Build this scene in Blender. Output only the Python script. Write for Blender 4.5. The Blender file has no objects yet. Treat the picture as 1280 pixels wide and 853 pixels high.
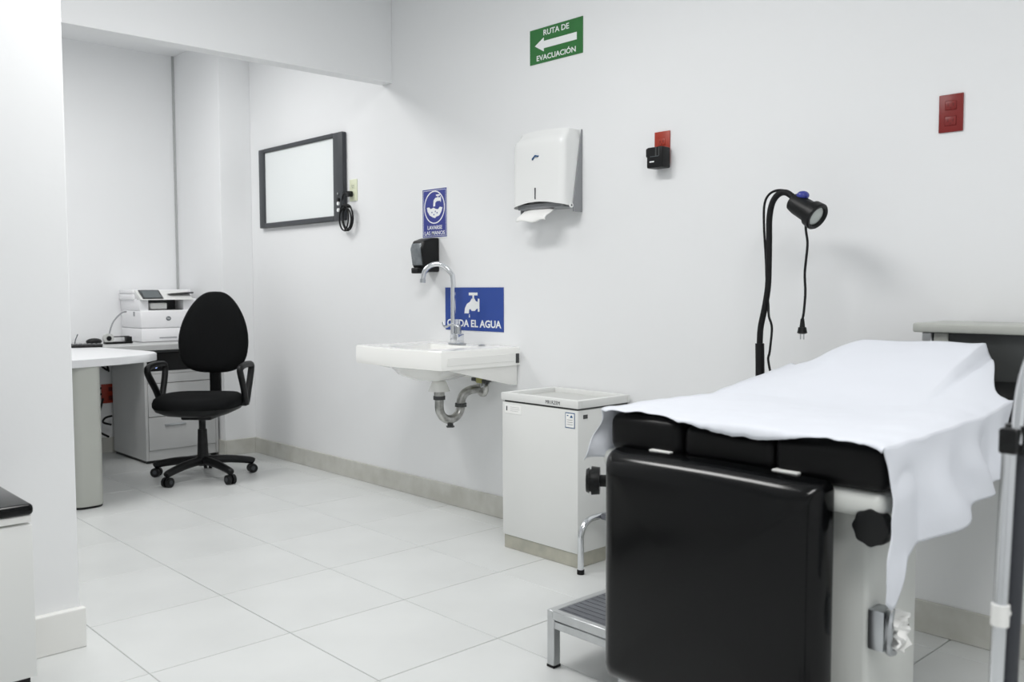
import bpy, bmesh, math, random
from mathutils import Vector, Matrix, noise
C = bpy.context.scene.collection
S = bpy.context.scene
random.seed(4)
PI = math.pi

# ------------------------------------------------------------------ camera
CAM_H = 1.12
YAW, PITCH, ROLL, FPX = 0.7526470782, 0.0587726913, -0.0030433687, 1141.769
def camera():
    f = Vector((math.sin(YAW)*math.cos(PITCH), math.cos(YAW)*math.cos(PITCH), -math.sin(PITCH)))
    r = Vector((math.cos(YAW), -math.sin(YAW), 0)); u = r.cross(f)
    r2 = r*math.cos(ROLL) + u*math.sin(ROLL); u2 = -r*math.sin(ROLL) + u*math.cos(ROLL)
    cd = bpy.data.cameras.new('camera'); co = bpy.data.objects.new('camera', cd); C.objects.link(co)
    m = Matrix((r2, u2, -f)).transposed().to_4x4(); m.translation = (0, 0, CAM_H)
    co.matrix_world = m
    cd.sensor_width = 36; cd.lens = 36*FPX/1280; cd.clip_start = .05
    cd.dof.use_dof = True; cd.dof.focus_distance = 3.7; cd.dof.aperture_fstop = 4.5
    S.camera = co
camera()
# ------------------------------------------------------------------ light and exposure
w = bpy.data.worlds.new('world'); S.world = w; w.use_nodes = True
w.node_tree.nodes['Background'].inputs[0].default_value = (.8, .87, 1, 1)
w.node_tree.nodes['Background'].inputs[1].default_value = .3
def area(name, loc, sx, sy, power, col=(1, .992, .98)):
    l = bpy.data.lights.new(name, 'AREA'); l.shape = 'RECTANGLE'; l.size = sx; l.size_y = sy
    l.energy = power; l.color = col
    o = bpy.data.objects.new(name, l); C.objects.link(o); o.location = loc
    return o
area('ceiling_lamp', (1.35, 2.5, 2.70), .4, 1.1, 36)
area('ceiling_lamp', (.8, -.1, 2.70), 1.2, .6, 43)
area('ceiling_lamp', (1.5, 4.95, 2.70), 1.2, .6, 36)
vs = S.view_settings
vs.view_transform = 'Standard'; vs.look = 'None'; vs.gamma = 1; vs.use_curve_mapping = False
vs.exposure = -0.32
S.cycles.max_bounces = 12; S.cycles.diffuse_bounces = 8

# ------------------------------------------------------------------ materials
def lin(c):
    c /= 255
    return c/12.92 if c <= .04045 else ((c+.055)/1.055)**2.4
def rgb(r, g, b): return (lin(r), lin(g), lin(b), 1)
def mat(name, col, rough=.5, metal=0, var=0, vscale=6, bump=0, bscale=60, spec=None, col2=None, stretch=None, coat=0):
    m = bpy.data.materials.new(name); m.use_nodes = True
    nt = m.node_tree; b = nt.nodes['Principled BSDF']
    c = rgb(*col)
    b.inputs['Base Color'].default_value = c
    b.inputs['Roughness'].default_value = rough; b.inputs['Metallic'].default_value = metal
    if spec is not None: b.inputs['Specular IOR Level'].default_value = spec
    if coat: b.inputs['Coat Weight'].default_value = coat; b.inputs['Coat Roughness'].default_value = .15
    tc = nt.nodes.new('ShaderNodeTexCoord'); src = tc.outputs['Object']
    if stretch:
        mp = nt.nodes.new('ShaderNodeMapping'); mp.inputs['Scale'].default_value = stretch
        nt.links.new(src, mp.inputs[0]); src = mp.outputs[0]
    if var or col2:
        n = nt.nodes.new('ShaderNodeTexNoise'); n.inputs['Scale'].default_value = vscale; n.inputs['Detail'].default_value = 5
        nt.links.new(src, n.inputs['Vector'])
        mx = nt.nodes.new('ShaderNodeMix'); mx.data_type = 'RGBA'
        rmp = nt.nodes.new('ShaderNodeMapRange'); rmp.inputs[1].default_value = .3; rmp.inputs[2].default_value = .7
        nt.links.new(n.outputs['Fac'], rmp.inputs[0]); nt.links.new(rmp.outputs[0], mx.inputs[0])
        c2 = rgb(*col2) if col2 else tuple(x*(1-var) for x in c[:3])+(1,)
        mx.inputs[6].default_value = c; mx.inputs[7].default_value = c2
        nt.links.new(mx.outputs[2], b.inputs['Base Color'])
    if bump:
        n2 = nt.nodes.new('ShaderNodeTexNoise'); n2.inputs['Scale'].default_value = bscale; n2.inputs['Detail'].default_value = 4
        nt.links.new(src, n2.inputs['Vector'])
        bp = nt.nodes.new('ShaderNodeBump'); bp.inputs['Strength'].default_value = bump; bp.inputs['Distance'].default_value = .01
        nt.links.new(n2.outputs['Fac'], bp.inputs['Height']); nt.links.new(bp.outputs[0], b.inputs['Normal'])
    return m
M = dict(
    wall=mat('wall_paint', (236, 237, 238), .55, var=.015, vscale=1.5, bump=.04, bscale=35),
    ceil=mat('ceiling_paint', (236, 237, 238), .8),
    floor_tile=mat('floor_tile', (218, 220, 219), .32, var=.08, vscale=2.6, bump=.015, bscale=8),
    grout=mat('grout', (186, 188, 186), .8),
    skirting=mat('skirting_tile', (208, 208, 202), .4, vscale=9, col2=(190, 189, 181), bump=.03),
    plinth=mat('plinth_tile', (186, 184, 170), .45, vscale=14, col2=(164, 163, 152)),
    gap_shade=mat('corner_gap_shade', (178, 180, 180), .8),
    white_lam=mat('white_laminate', (236, 236, 233), .4, var=.02, vscale=4),
    desk_white=mat('desk_laminate', (222, 223, 225), .35, var=.02, vscale=4),
    cab=mat('cabinet_laminate', (228, 229, 227), .35, var=.02, vscale=3),
    cab_grey=mat('tray_grey', (196, 197, 194), .4),
    grey_lam=mat('grey_laminate', (190, 191, 191), .45, var=.03, vscale=8),
    grey_metal=mat('grey_painted_metal', (178, 180, 174), .38, var=.03, vscale=8),
    dark_metal=mat('dark_metal', (64, 66, 66), .45),
    vinyl=mat('black_vinyl', (8, 9, 10), .16, bump=.006, bscale=240, var=.1, spec=.26),
    vinyl_soft=mat('matt_black_vinyl', (8, 8, 9), .4, bump=.03, bscale=200, spec=.2),
    fabric=mat('black_fabric', (20, 21, 22), .95, bump=.3, bscale=420, var=.25, vscale=120, spec=.15),
    plastic=mat('black_plastic', (15, 16, 17), .42, spec=.3),
    rubber=mat('black_rubber', (14, 14, 16), .6, spec=.3),
    chrome=mat('chrome', (225, 227, 230), .12, 1),
    steel=mat('brushed_steel', (190, 193, 196), .3, 1),
    old_steel=mat('dulled_pipe_metal', (205, 205, 202), .28, 1, vscale=30, col2=(150, 150, 146)),
    alum=mat('aluminium', (205, 207, 208), .38, .85, var=.1, vscale=20),
    mat_rub=mat('ribbed_rubber_mat', (98, 101, 108), .4, var=.2, vscale=10),
    bed_paint=mat('bed_enamel', (214, 216, 212), .38, var=.02, vscale=5),
    sheet=mat('white_cotton', (226, 229, 236), .85, bump=.08, bscale=300, spec=.2),
    porcelain=mat('porcelain', (243, 243, 240), .12, coat=.3),
    printer=mat('printer_white', (238, 238, 240), .45),
    printer_dk=mat('printer_dark', (62, 64, 66), .35),
    screen=mat('dark_screen', (98, 104, 106), .2),
    frame=mat('anthracite_frame', (60, 63, 67), .45),
    frame_dk=mat('anthracite_side', (50, 52, 58), .45),
    viewer=mat('opal_acrylic', (232, 236, 236), .3),
    cream=mat('cream_plastic', (222, 226, 200), .4),
    red=mat('red_plastic', (126, 28, 25), .4),
    orange=mat('orange_red_plastic', (164, 50, 28), .4),
    red_dk=mat('dark_red_plastic', (98, 14, 12), .5),
    blue=mat('sign_blue', (38, 70, 150), .45),
    blue_dk=mat('sign_dark_blue', (48, 58, 142), .45),
    green=mat('sign_green', (42, 112, 52), .45),
    sign_white=mat('sign_white', (238, 240, 240), .5),
    paper=mat('paper', (244, 244, 242), .9),
    ink=mat('ink', (50, 52, 58), .8),
    logo=mat('logo_blue', (40, 84, 130), .5),
    logo_grey=mat('logo_grey', (84, 90, 96), .5),
    disp_grey=mat('dispenser_grey', (142, 144, 147), .4),
    disp_white=mat('dispenser_white', (236, 237, 236), .25),
    smoke=mat('smoked_plastic', (120, 126, 130), .15, var=.3, vscale=40),
    lens=mat('frosted_lens', (190, 196, 192), .3),
    lamp_blue=mat('blue_plastic', (58, 66, 150), .2),
    brass=mat('tarnished_brass', (170, 168, 110), .4, .4),
    led=None,
)
m = bpy.data.materials.new('blue_led'); m.use_nodes = True
m.node_tree.nodes['Principled BSDF'].inputs['Emission Color'].default_value = (.25, .4, 1, 1)
m.node_tree.nodes['Principled BSDF'].inputs['Emission Strength'].default_value = 3
M['led'] = m

# ------------------------------------------------------------------ helpers
class MB:
    """collects shapes into one bmesh; build() links it as ONE mesh object"""
    def __init__(s): s.bm = bmesh.new()
    def add(s, other, mtx=None):
        if mtx is not None: bmesh.ops.transform(other, matrix=mtx, verts=other.verts)
        me = bpy.data.meshes.new('t'); other.to_mesh(me); other.free(); s.bm.from_mesh(me); bpy.data.meshes.remove(me)
        return s
    def box(s, x0, x1, y0, y1, z0, z1, bev=0, seg=2, mtx=None, edges=None):
        b = bmesh.new()
        bmesh.ops.create_cube(b, size=1)
        bmesh.ops.transform(b, matrix=Matrix.Translation(((x0+x1)/2, (y0+y1)/2, (z0+z1)/2)) @ Matrix.Diagonal((abs(x1-x0), abs(y1-y0), abs(z1-z0), 1)), verts=b.verts)
        if bev:
            es = [e for e in b.edges if edges is None or edges(e)]
            bmesh.ops.bevel(b, geom=es, offset=bev, segments=seg, affect='EDGES', profile=.5)
        return s.add(b, mtx)
    def cyl(s, p0, p1, r0, r1=None, seg=20, caps=True):
        r1 = r0 if r1 is None else r1
        p0, p1 = Vector(p0), Vector(p1); d = p1-p0
        b = bmesh.new()
        bmesh.ops.create_cone(b, cap_ends=caps, segments=seg, radius1=r0, radius2=r1, depth=d.length)
        q = Vector((0, 0, 1)).rotation_difference(d.normalized()).to_matrix().to_4x4()
        return s.add(b, Matrix.Translation((p0+p1)/2) @ q)
    def ball(s, c, r, sc=(1, 1, 1), u=16, v=10):
        b = bmesh.new(); bmesh.ops.create_uvsphere(b, u_segments=u, v_segments=v, radius=r)
        return s.add(b, Matrix.Translation(c) @ Matrix.Diagonal((*sc, 1)))
    def tube(s, pts, r, seg=10, smooth=True, closed=False, sub=6, rz=None):
        P = [Vector(p) for p in pts]
        if smooth and len(P) > 2: P = spline(P, sub, closed)
        n = len(P); rad = r if callable(r) else (lambda t: r)
        b = bmesh.new(); rings = []; N = None
        for i in range(n):
            if closed: t = P[(i+1) % n]-P[i-1]
            else: t = P[min(i+1, n-1)]-P[max(i-1, 0)]
            t.normalize()
            if N is None:
                N = t.orthogonal().normalized()
            N = (N - t*N.dot(t)).normalized(); B = t.cross(N)
            rr = rad(i/max(1, n-1))
            rings.append([b.verts.new(P[i] + (N*math.cos(a)+B*math.sin(a))*rr) for a in [2*PI*k/seg for k in range(seg)]])
        for i in range(n if closed else n-1):
            A, D = rings[i], rings[(i+1) % n]
            for k in range(seg):
                b.faces.new((A[k], A[(k+1) % seg], D[(k+1) % seg], D[k]))
        if not closed:
            b.faces.new(rings[0][::-1]); b.faces.new(rings[-1])
        bmesh.ops.recalc_face_normals(b, faces=b.faces)
        return s.add(b)
    def lathe(s, prof, c=(0, 0, 0), seg=24, mtx=None):
        b = bmesh.new(); rings = []
        for r, z in prof:
            rings.append([b.verts.new((r*math.cos(2*PI*k/seg), r*math.sin(2*PI*k/seg), z)) for k in range(seg)])
        for A, D in zip(rings, rings[1:]):
            for k in range(seg): b.faces.new((A[k], A[(k+1) % seg], D[(k+1) % seg], D[k]))
        b.faces.new(rings[0][::-1]); b.faces.new(rings[-1])
        bmesh.ops.recalc_face_normals(b, faces=b.faces)
        return s.add(b, (mtx or Matrix()) @ Matrix.Translation(c) if mtx else Matrix.Translation(c))
    def prism(s, poly, a0, a1, axis='y', bev=0, seg=2):
        """polygon in the plane across axis: y -> (x,z), x -> (y,z), z -> (x,y)"""
        b = bmesh.new()
        def P(p, a): return {'y': (p[0], a, p[1]), 'x': (a, p[0], p[1]), 'z': (p[0], p[1], a)}[axis]
        A = [b.verts.new(P(p, a0)) for p in poly]; D = [b.verts.new(P(p, a1)) for p in poly]
        n = len(poly)
        b.faces.new(A); b.faces.new(D[::-1])
        for k in range(n): b.faces.new((A[k], D[k], D[(k+1) % n], A[(k+1) % n]))
        bmesh.ops.recalc_face_normals(b, faces=b.faces)
        if bev: bmesh.ops.bevel(b, geom=list(b.edges), offset=bev, segments=seg, affect='EDGES', profile=.5)
        return s.add(b)
    def grid(s, fn, nu, nv):
        b = bmesh.new()
        V = [[b.verts.new(fn(i/nu, j/nv)) for j in range(nv+1)] for i in range(nu+1)]
        for i in range(nu):
            for j in range(nv): b.faces.new((V[i][j], V[i+1][j], V[i+1][j+1], V[i][j+1]))
        return s.add(b)
    def build(s, name, material, parent=None, smooth=True, angle=40):
        me = bpy.data.meshes.new(name); s.bm.to_mesh(me); s.bm.free()
        if material: me.materials.append(material)
        if smooth:
            me.polygons.foreach_set('use_smooth', [True]*len(me.polygons))
            me.set_sharp_from_angle(angle=math.radians(angle))
        o = bpy.data.objects.new(name, me); C.objects.link(o)
        if parent is not None: o.parent = parent
        return o
def spline(P, sub=6, closed=False):
    n = len(P); out = []
    for i in range(n if closed else n-1):
        if closed: a, b, c, d = P[i-1], P[i], P[(i+1) % n], P[(i+2) % n]
        else: a, b, c, d = P[max(i-1, 0)], P[i], P[i+1], P[min(i+2, n-1)]
        for k in range(sub):
            t = k/sub
            out.append(.5*((2*b)+(c-a)*t+(2*a-5*b+4*c-d)*t*t+(3*b-a-3*c+d)*t**3))
    if not closed: out.append(P[-1])
    return out
def thing(name, label, cat, loc=(0, 0, 0), rz=0, group=None):
    o = bpy.data.objects.new(name, None); C.objects.link(o); o.empty_display_size = .1
    o.location = loc; o.rotation_euler = (0, 0, rz)
    return tag(o, label, cat, group)
def tag(o, label, cat, group=None):
    o['label'] = label; o['category'] = cat
    if group: o['group'] = group
    return o
def lab(o, text): o['label'] = text; return o
def struct(mb, name, m, parent=None, smooth=False):
    o = mb.build(name, m, parent, smooth=smooth)
    if parent is None: o['kind'] = 'structure'
    return o
def text(name, body, x0, x1, z0, z1, y, material, parent, bold=.02, depth=.0006):
    """lettering standing in the local x,z plane, stretched to the given box, its face at y-depth"""
    cu = bpy.data.curves.new('t', 'FONT'); cu.body = body; cu.size = 1; cu.offset = bold; cu.extrude = .01
    cu.resolution_u = 3
    to = bpy.data.objects.new('t', cu); C.objects.link(to)
    dg = bpy.context.evaluated_depsgraph_get(); dg.update()
    me = bpy.data.meshes.new_from_object(to.evaluated_get(dg))
    bpy.data.objects.remove(to); bpy.data.curves.remove(cu)
    xs = [v.co.x for v in me.vertices]; ys = [v.co.y for v in me.vertices]
    ax, bx, ay, by = min(xs), max(xs), min(ys), max(ys)
    for v in me.vertices:
        v.co = (x0+(v.co.x-ax)/(bx-ax)*(x1-x0), y-(depth if v.co.z > 0 else 0), z0+(v.co.y-ay)/(by-ay)*(z1-z0))
    me.name = name; me.materials.clear(); me.materials.append(material)
    bm = bmesh.new(); bm.from_mesh(me); bmesh.ops.recalc_face_normals(bm, faces=bm.faces); bm.to_mesh(me); bm.free()
    o = bpy.data.objects.new(name, me); C.objects.link(o); o.parent = parent
    return o

# ------------------------------------------------------------------ setting
W = 2.958           # the long right wall
XL, YN, YF = -1.7, -1.7, 6.41
ZC = 2.75
floor = struct(MB().box(XL-.1, W+.1, YN-.1, YF+.1, -.12, -.003), 'floor', M['grout'])
TX, TY, OX, OY = .4578, .4996, 1.0031, 3.6189
tile_mesh = {}
def tile(x0, x1, y0, y1):
    k = (round(x1-x0, 3), round(y1-y0, 3))
    if k[0] < .02 or k[1] < .02: return
    if k not in tile_mesh:
        o = MB().box(-k[0]/2, k[0]/2, -k[1]/2, k[1]/2, -.004, 0, .0012, 1).build('floor_tile', M['floor_tile'], floor, smooth=False)
        tile_mesh[k] = o.data
    else:
        o = bpy.data.objects.new('floor_tile', tile_mesh[k]); C.objects.link(o); o.parent = floor
    o.location = ((x0+x1)/2, (y0+y1)/2, random.uniform(-.0003, .0003))
g = .0016
for i in range(-6, 5):
    for j in range(-6, 12):
        x0, x1 = max(XL, OX+i*TX+g), min(W, OX+(i+1)*TX-g)
        y0, y1 = max(YN, OY-j*TY+g), min(YF, OY-(j-1)*TY-g)
        if x1 > x0 and y1 > y0: tile(x0, x1, y0, y1)
struct(MB().box(XL-.1, W+.1, YN-.1, YF+.1, ZC, ZC+.1), 'ceiling', M['ceil'])
struct(MB().box(W, W+.1, YN, YF, 0, ZC), 'wall_right', M['wall'])
struct(MB().box(XL, W, YF, YF+.1, 0, ZC), 'wall_back', M['wall'])
struct(MB().box(XL-.1, XL, YN, YF, 0, ZC), 'wall_left', M['wall'])
struct(MB().box(XL, W, YN-.1, YN, 0, ZC), 'wall_front', M['wall'])
struct(MB().box(XL, .932, 2.985, 3.10, 0, ZC, .004, 2), 'wall_middle', M['wall'])
struct(MB().box(2.736, W, 5.72, YF, 0, ZC, .004, 2), 'wall_corner', M['wall'])
struct(MB().box(XL, W, 4.10, 4.19, 2.225, ZC, .003, 2), 'trim_1', M['wall'])
struct(MB().box(2.722, 2.736, 6.398, YF, .105, ZC), 'trim_2', M['gap_shade'])  # grey strip painted in for the shadow gap between back wall and column
def skirt(name, x0, x1, y0, y1, h):
    return struct(MB().box(x0, x1, y0, y1, 0, h, .003, 2), name, M['skirting'])
skirt('baseboard_right', W-.012, W, YN, 5.72, .105)
skirt('baseboard_corner', 2.736, W-.012, 5.708, 5.72, .105)
skirt('baseboard_side', 2.724, 2.736, 5.708, YF-.012, .105)
skirt('baseboard_back', XL, 2.724, YF-.012, YF, .105)
struct(MB().box(XL, .942, 2.957, 2.985, 0, .125, .004, 2), 'baseboard_middle', M['white_lam'])

RW = -PI/2        # turns local x to world -Y (right in view) and local y into the right-hand wall
# ------------------------------------------------------------------ examination bed (local = world here)
bed = thing('examination_bed', 'black padded examination bed on grey enamel base under a white sheet', 'bed', (1.72, 1.145, 0))
def wb(mb, name, m, parent=bed, **k):      # world-coordinate part of the bed
    bmesh.ops.translate(mb.bm, vec=-Vector(bed.location), verts=mb.bm.verts)
    return mb.build(name, m, parent, **k)
body = wb(MB().box(1.80, 2.04, .85, 1.45, .06, .66, .012, 3), 'base_cabinet', M['bed_paint'])
wb(MB().box(2.04, 2.50, 1.16, 1.42, 0, .66, .01, 2), 'rear_pedestal', M['bed_paint'])
wb(MB().box(1.82, 2.02, .87, 1.43, 0, .06, .01, 2), 'foot_plinth', M['rubber'])
wb(MB().box(1.742, 2.64, .797, 1.53, .655, .71, .022, 4), 'top_frame', M['bed_paint'])
def cushion(x0, x1, y0, y1, z0, z1, bev, name='seat_cushion', m=None, incl=0):
    mb = MB().box(x0, x1, y0, y1, z0, z1, bev, 5)
    if incl:
        for v in mb.bm.verts: v.co.z += incl*max(0, (v.co.x-x0)/(x1-x0))
    return wb(mb, name, m or M['vinyl_soft'])
cushion(1.735, 2.20, 1.28, 1.50, .71, .805, .026)
cushion(1.742, 2.20, 1.035, 1.282, .71, .797, .026)
cushion(1.735, 2.20, .79, 1.037, .71, .805, .026)
cushion(2.205, 2.66, .80, 1.50, .71, .81, .026, 'backrest_cushion', incl=.055)
# hanging leg section
lm = MB(); b = bmesh.new()
LY, LZ, LH, LV = 1.183, .437, .289, .287
def lring(x, ins, r=.022):
    out = []
    for sy, sz, a0 in ((1, 1, 0), (-1, 1, PI/2), (-1, -1, PI), (1, -1, 1.5*PI)):
        for k in range(7):
            a = a0+PI/2*k/6
            out.append((sy*(LH-r)+r*math.cos(a), sz*(LV-r)+r*math.sin(a)))
    mid = []
    for i, p in enumerate(out):      # extra points along the straight runs, so the padding can bulge
        q = out[(i+1) % len(out)]; mid.append(p)
        if math.hypot(q[0]-p[0], q[1]-p[1]) > .1:
            mid += [(p[0]+(q[0]-p[0])*t/8, p[1]+(q[1]-p[1])*t/8) for t in range(1, 8)]
    return [b.verts.new((x, LY+y*(1-ins/LH), LZ+z*(1-ins/LV)+.006*max(0, 1-(y/LH)**2)*max(0, z/LV))) for y, z in mid]
RP = .07
rr = [lring(1.742, .004), lring(1.735, 0), lring(1.656+RP, 0)]+[lring(1.656+RP*(1-math.sin(a)), RP*(1-math.cos(a))*.8) for a in [PI/2*k/10 for k in range(1, 11)]]
rr += [lring(1.651, .10), lring(1.648, .17), lring(1.647, .22)]
for A, D_ in zip(rr, rr[1:]):
    for k in range(len(A)): b.faces.new((A[k], A[(k+1) % len(A)], D_[(k+1) % len(A)], D_[k]))
b.faces.new(rr[0]); b.faces.new(rr[-1])
bmesh.ops.recalc_face_normals(b, faces=b.faces)
lm.add(b)
lp = wb(lm, 'leg_cushion', M['vinyl'])
for y in (1.33, 1.0):
    wb(MB().box(1.722, 1.742, y-.03, y+.03, .7265, .7315, .001, 1), 'hinge_strip', M['white_lam'])
ka, kd = Vector((1.80, 1.60, .607)), Vector((-.62, .78, 0)).normalized()
k = MB()
k.cyl(ka-kd*.012, ka+kd*.010, .036, .038, 28).cyl(ka+kd*.010, ka+kd*.016, .030, .030, 28).cyl(ka+kd*.016, ka+kd*.024, .034, .030, 28).cyl(ka-kd*.03, ka-kd*.012, .016)
wb(k, 'clamp_knob', M['plastic'])
wb(MB().cyl(ka-kd*.07, ka-kd*.02, .009).box(1.80, 1.85, 1.50, 1.545, .585, .655, .003, 2), 'knob_bracket', M['chrome'])
knob2 = MB()
poly = []
for i in range(64):
    a = 2*PI*i/64; r = .037*(1+.045*math.cos(8*a)); poly.append((.820+r*math.cos(a), .640+r*math.sin(a)))
knob2.prism(poly, 1.738, 1.77, 'x', .004); knob2.cyl((1.77, .820, .64), (1.802, .87, .64), .012)
wb(knob2, 'clamp_knob', M['plastic'])
# stirrup socket with a torn paper rag at the right flank
wb(MB().box(1.80, 1.85, .815, .85, .37, .455, .004, 2).tube([(1.82, .81, .46), (1.79, .80, .43), (1.80, .805, .38), (1.835, .81, .365)], .008, 8), 'stirrup_socket', M['steel'])
def ragf(u, v):
    a = u*2-1; x = 1.80+.055*u+.008*math.sin(9*v+3*u); z = .385+.09*v-.025*u
    y = .80+.02*noise.noise((u*5, v*5, 2))-.012*math.sin(7*u+4*v)
    return (x+.02*noise.noise((v*6, u*3, 7)), y, z)
wb(MB().grid(ragf, 14, 14), 'paper_rag', M['paper'])

# ------------------------------------------------------------------ sheet over the bed
YR, YL = .785, 1.505
def sst(a, b, x):
    t = min(1, max(0, (x-a)/(b-a))); return t*t*(3-2*t)
def lerp_tab(tab, x):
    if x <= tab[0][0]: return tab[0][1]
    for (a, va), (b, vb) in zip(tab, tab[1:]):
        if x <= b:
            t = (x-a)/(b-a); return va+(vb-va)*t
    return tab[-1][1]
def ztop(x, y):
    z = .812+.058*max(0, (x-2.205)/.455)
    z += .014*math.exp(-((y-.86)/.09)**2)*sst(1.85, 2.2, x)
    pil = sst(2.12, 2.64, x)**1.1*(.5*sst(.79, .918, y)+.5*sst(.914, .932, y))*(1-sst(1.26, 1.50, y))
    z += .088*pil
    z += .006*noise.noise((x*5, y*7, 1.3)) + .004*noise.noise((x*14, y*11, 5)) + .004*noise.noise((x*9+y*6, y*26-x*8, 3))*math.exp(-((x-1.74)/.10)**2)
    return z
DROOP = [(.785, .01), (.83, .004), (.90, -.012), (.97, .012), (1.05, .026), (1.12, .028), (1.18, .022), (1.26, .006), (1.33, -.022), (1.42, -.02), (1.505, .004)]
def rnd(e, r): q = math.sqrt(e*e+r*r); return .5*(e+q), .5*(e-q)
HEM = [(1.74, .31), (1.765, .33), (1.80, .245), (1.85, .225), (1.95, .21), (2.06, .195), (2.2, .175), (2.3, .165), (2.4, .15)]
NU, NV = 90, 130
WL, WT, WR = .16, YL-YR, .33
def sheet(u, v):
    tot = WL+WT+WR; d = v*tot              # from the hem on the far side, over the top, down the near side
    side = d > WL+WT
    q = (d-WL-WT)/WR if side else 0        # 0..1 down the near flank
    far = (WL-d)/WL if d < WL else 0
    yt = YL-(d-WL)
    ytc = min(YL, max(YR, yt))
    dr = lerp_tab(DROOP, ytc) + .006*noise.noise((ytc*23, 3, 1))+.003*noise.noise((ytc*60, 8, 1))
    if side: dr = .01 - .03*sst(0, .3, q)+.010*noise.noise((q*4, 9, 2))
    xe = 2.645-.24*(1-sst(YR+.02, .925, ytc)) - (.07*q if side else 0)
    sx = -dr+u*(xe-1.722+dr)
    ex, ez = rnd(sx, .012)
    x = 1.722-.006+ex if not side else 1.722+max(sx, -.02)
    z = ztop(max(x, 1.722), ytc) + (ez+.006 if not side else 0)
    if side:
        L = lerp_tab(HEM, x)
        h = q*L
        fl = math.sin(x*34-3.2*q+.9*math.sin(x*11)) ; fl2 = math.sin(x*13+.6)
        y = YR-.004-.012*q-(.015*fl+.011*fl2)*sst(.05, .8, q)-.018*sst(.2, 1, q)*sst(1.78, 2.0, x)+.006*noise.noise((x*9, z*14-h*14, 4))
        y = min(y, YR-.002-.012*sst(.06, .12, h)*(1-sst(1.80, 1.90, x)))
        e = rnd(-h, .02); z = z-(h-.004*(1-math.exp(-h/.02)))
        z += 0
        x += (-.03*sst(.1, 1, q)+.012*noise.noise((q*6, 3, 2)))*math.exp(-((x-1.74)/.06)**2)
        return (x, y, z)
    if far:
        h = far*(.135 if x < 1.80 else .10)*(1 if x > 1.75 else 1)
        fx = math.exp(-((x-1.735)/.05)**2)
        y = YL+.006+.035*far*fx+.006*math.sin(far*9+x*20)*fx+.012*far+.008*math.sin(x*34)*far
        z = z-h
        return (x+.012*math.sin(far*5)*fx, y, z)
    # soft shoulders
    eR = ytc-YR; eL = YL-ytc
    z -= .010*math.exp(-eR/.014)+.010*math.exp(-eL/.014)
    return (x, ytc, z)
sh = MB().grid(sheet, NU, NV).build('bed_sheet', M['sheet'], angle=180)
md = sh.modifiers.new('thick', 'SOLIDIFY'); md.thickness = .002; md.offset = 1
tag(sh, 'rumpled white cotton sheet draped over the black examination bed', 'sheet')

# ------------------------------------------------------------------ square-legged step stool
st = thing('step_stool', 'low square-legged metal step stool with dark ribbed rubber top beside the bed', 'stool', (1.88, 1.56, 0))
sx_, sy_ = .42, .30
for (x, y) in ((0, 0), (sx_-.028, 0), (0, sy_-.028), (sx_-.028, sy_-.028)):
    l = MB().box(x, x+.028, y, y+.028, .004, .15, .002, 1).build('leg', M['alum'], st)
    MB().box(x-.001, x+.029, y-.001, y+.029, 0, .008, .001, 1).build('foot_cap', M['rubber'], l)
fr = MB()
for z0, z1, i in ((.118, .142, .003), (.145, .172, 0)):
    fr.box(i, sx_-i, i, .022, z0, z1, .002, 1).box(i, sx_-i, sy_-.022, sy_-i, z0, z1, .002, 1)
    fr.box(i, .022, .022, sy_-.022, z0, z1, .002, 1).box(sx_-.022, sx_-i, .022, sy_-.022, z0, z1, .002, 1)
fr.build('top_frame', M['alum'], st)
tp = MB().box(.022, sx_-.022, .022, sy_-.022, .15, .170)
for k in range(14):
    x = .034+k*.026; tp.box(x, x+.018, .026, sy_-.026, .170, .1712)
tp.build('ribbed_mat', M['mat_rub'], st, smooth=False)
# ------------------------------------------------------------------ tubular footstool by the cabinet
fs = thing('tubular_footstool', 'low footstool with bent chrome tube legs beside the white cabinet', 'stool', (2.593, 2.08, 0))
for y in (.30, 0):
    arc = [(.07-.07*math.cos(a), y, .14+.07*math.sin(a)) for a in [PI/2*k/6 for k in range(7)]]
    hp = MB().tube([(0, y, .01)]+arc+[(.32-p[0], y, p[2]) for p in arc[::-1]]+[(.32, y, .01)], .0125, 12, smooth=False).build('leg_hoop', M['chrome'], fs)
    for x in (0, .32): MB().cyl((x, y, 0), (x, y, .018), .0145).build('rubber_tip', M['rubber'], hp)
MB().box(.10, .23, .012, .288, .2, .225, .006, 2).build('tread', M['mat_rub'], fs)

# ------------------------------------------------------------------ white cabinet
cb = thing('cabinet', 'white laminate floor cabinet with shallow open tray top under the paper dispenser', 'cabinet', (2.63, 2.87, 0), RW)
cw, cdp = .44, 2.943-2.63
MB().box(0, cw, 0, cdp, .058, .632, .003, 2).build('body', M['cab'], cb)
MB().box(.006, cw-.004, .004, cdp, 0, .058, .002, 1).build('plinth', M['plinth'], cb)
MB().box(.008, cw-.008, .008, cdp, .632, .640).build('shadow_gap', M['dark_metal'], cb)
tr = MB(); z0, z1 = .640, .672; t = .022
tr.box(-.004, cw+.004, -.004, t, z0, z1, .003, 2).box(-.004, cw+.004, cdp-.014, cdp, z0, z1, .003, 2)
tr.box(-.004, t, t, cdp-.014, z0, z1, .003, 2).box(cw-t, cw+.004, t, cdp-.014, z0, z1, .003, 2)
tr.build('tray_rim', M['cab'], cb)
MB().box(t-.002, cw-t+.002, t-.002, cdp-.012, .640, .652).build('tray_floor', M['cab_grey'], cb)
text('handwriting', 'MR1RZEM', .265, .345, .648, .662, -.004, M['ink'], cb, bold=0)
lb = MB().box(.018, .118, -.001, 0, .585, .622).build('paper_label', M['paper'], cb)
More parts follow.
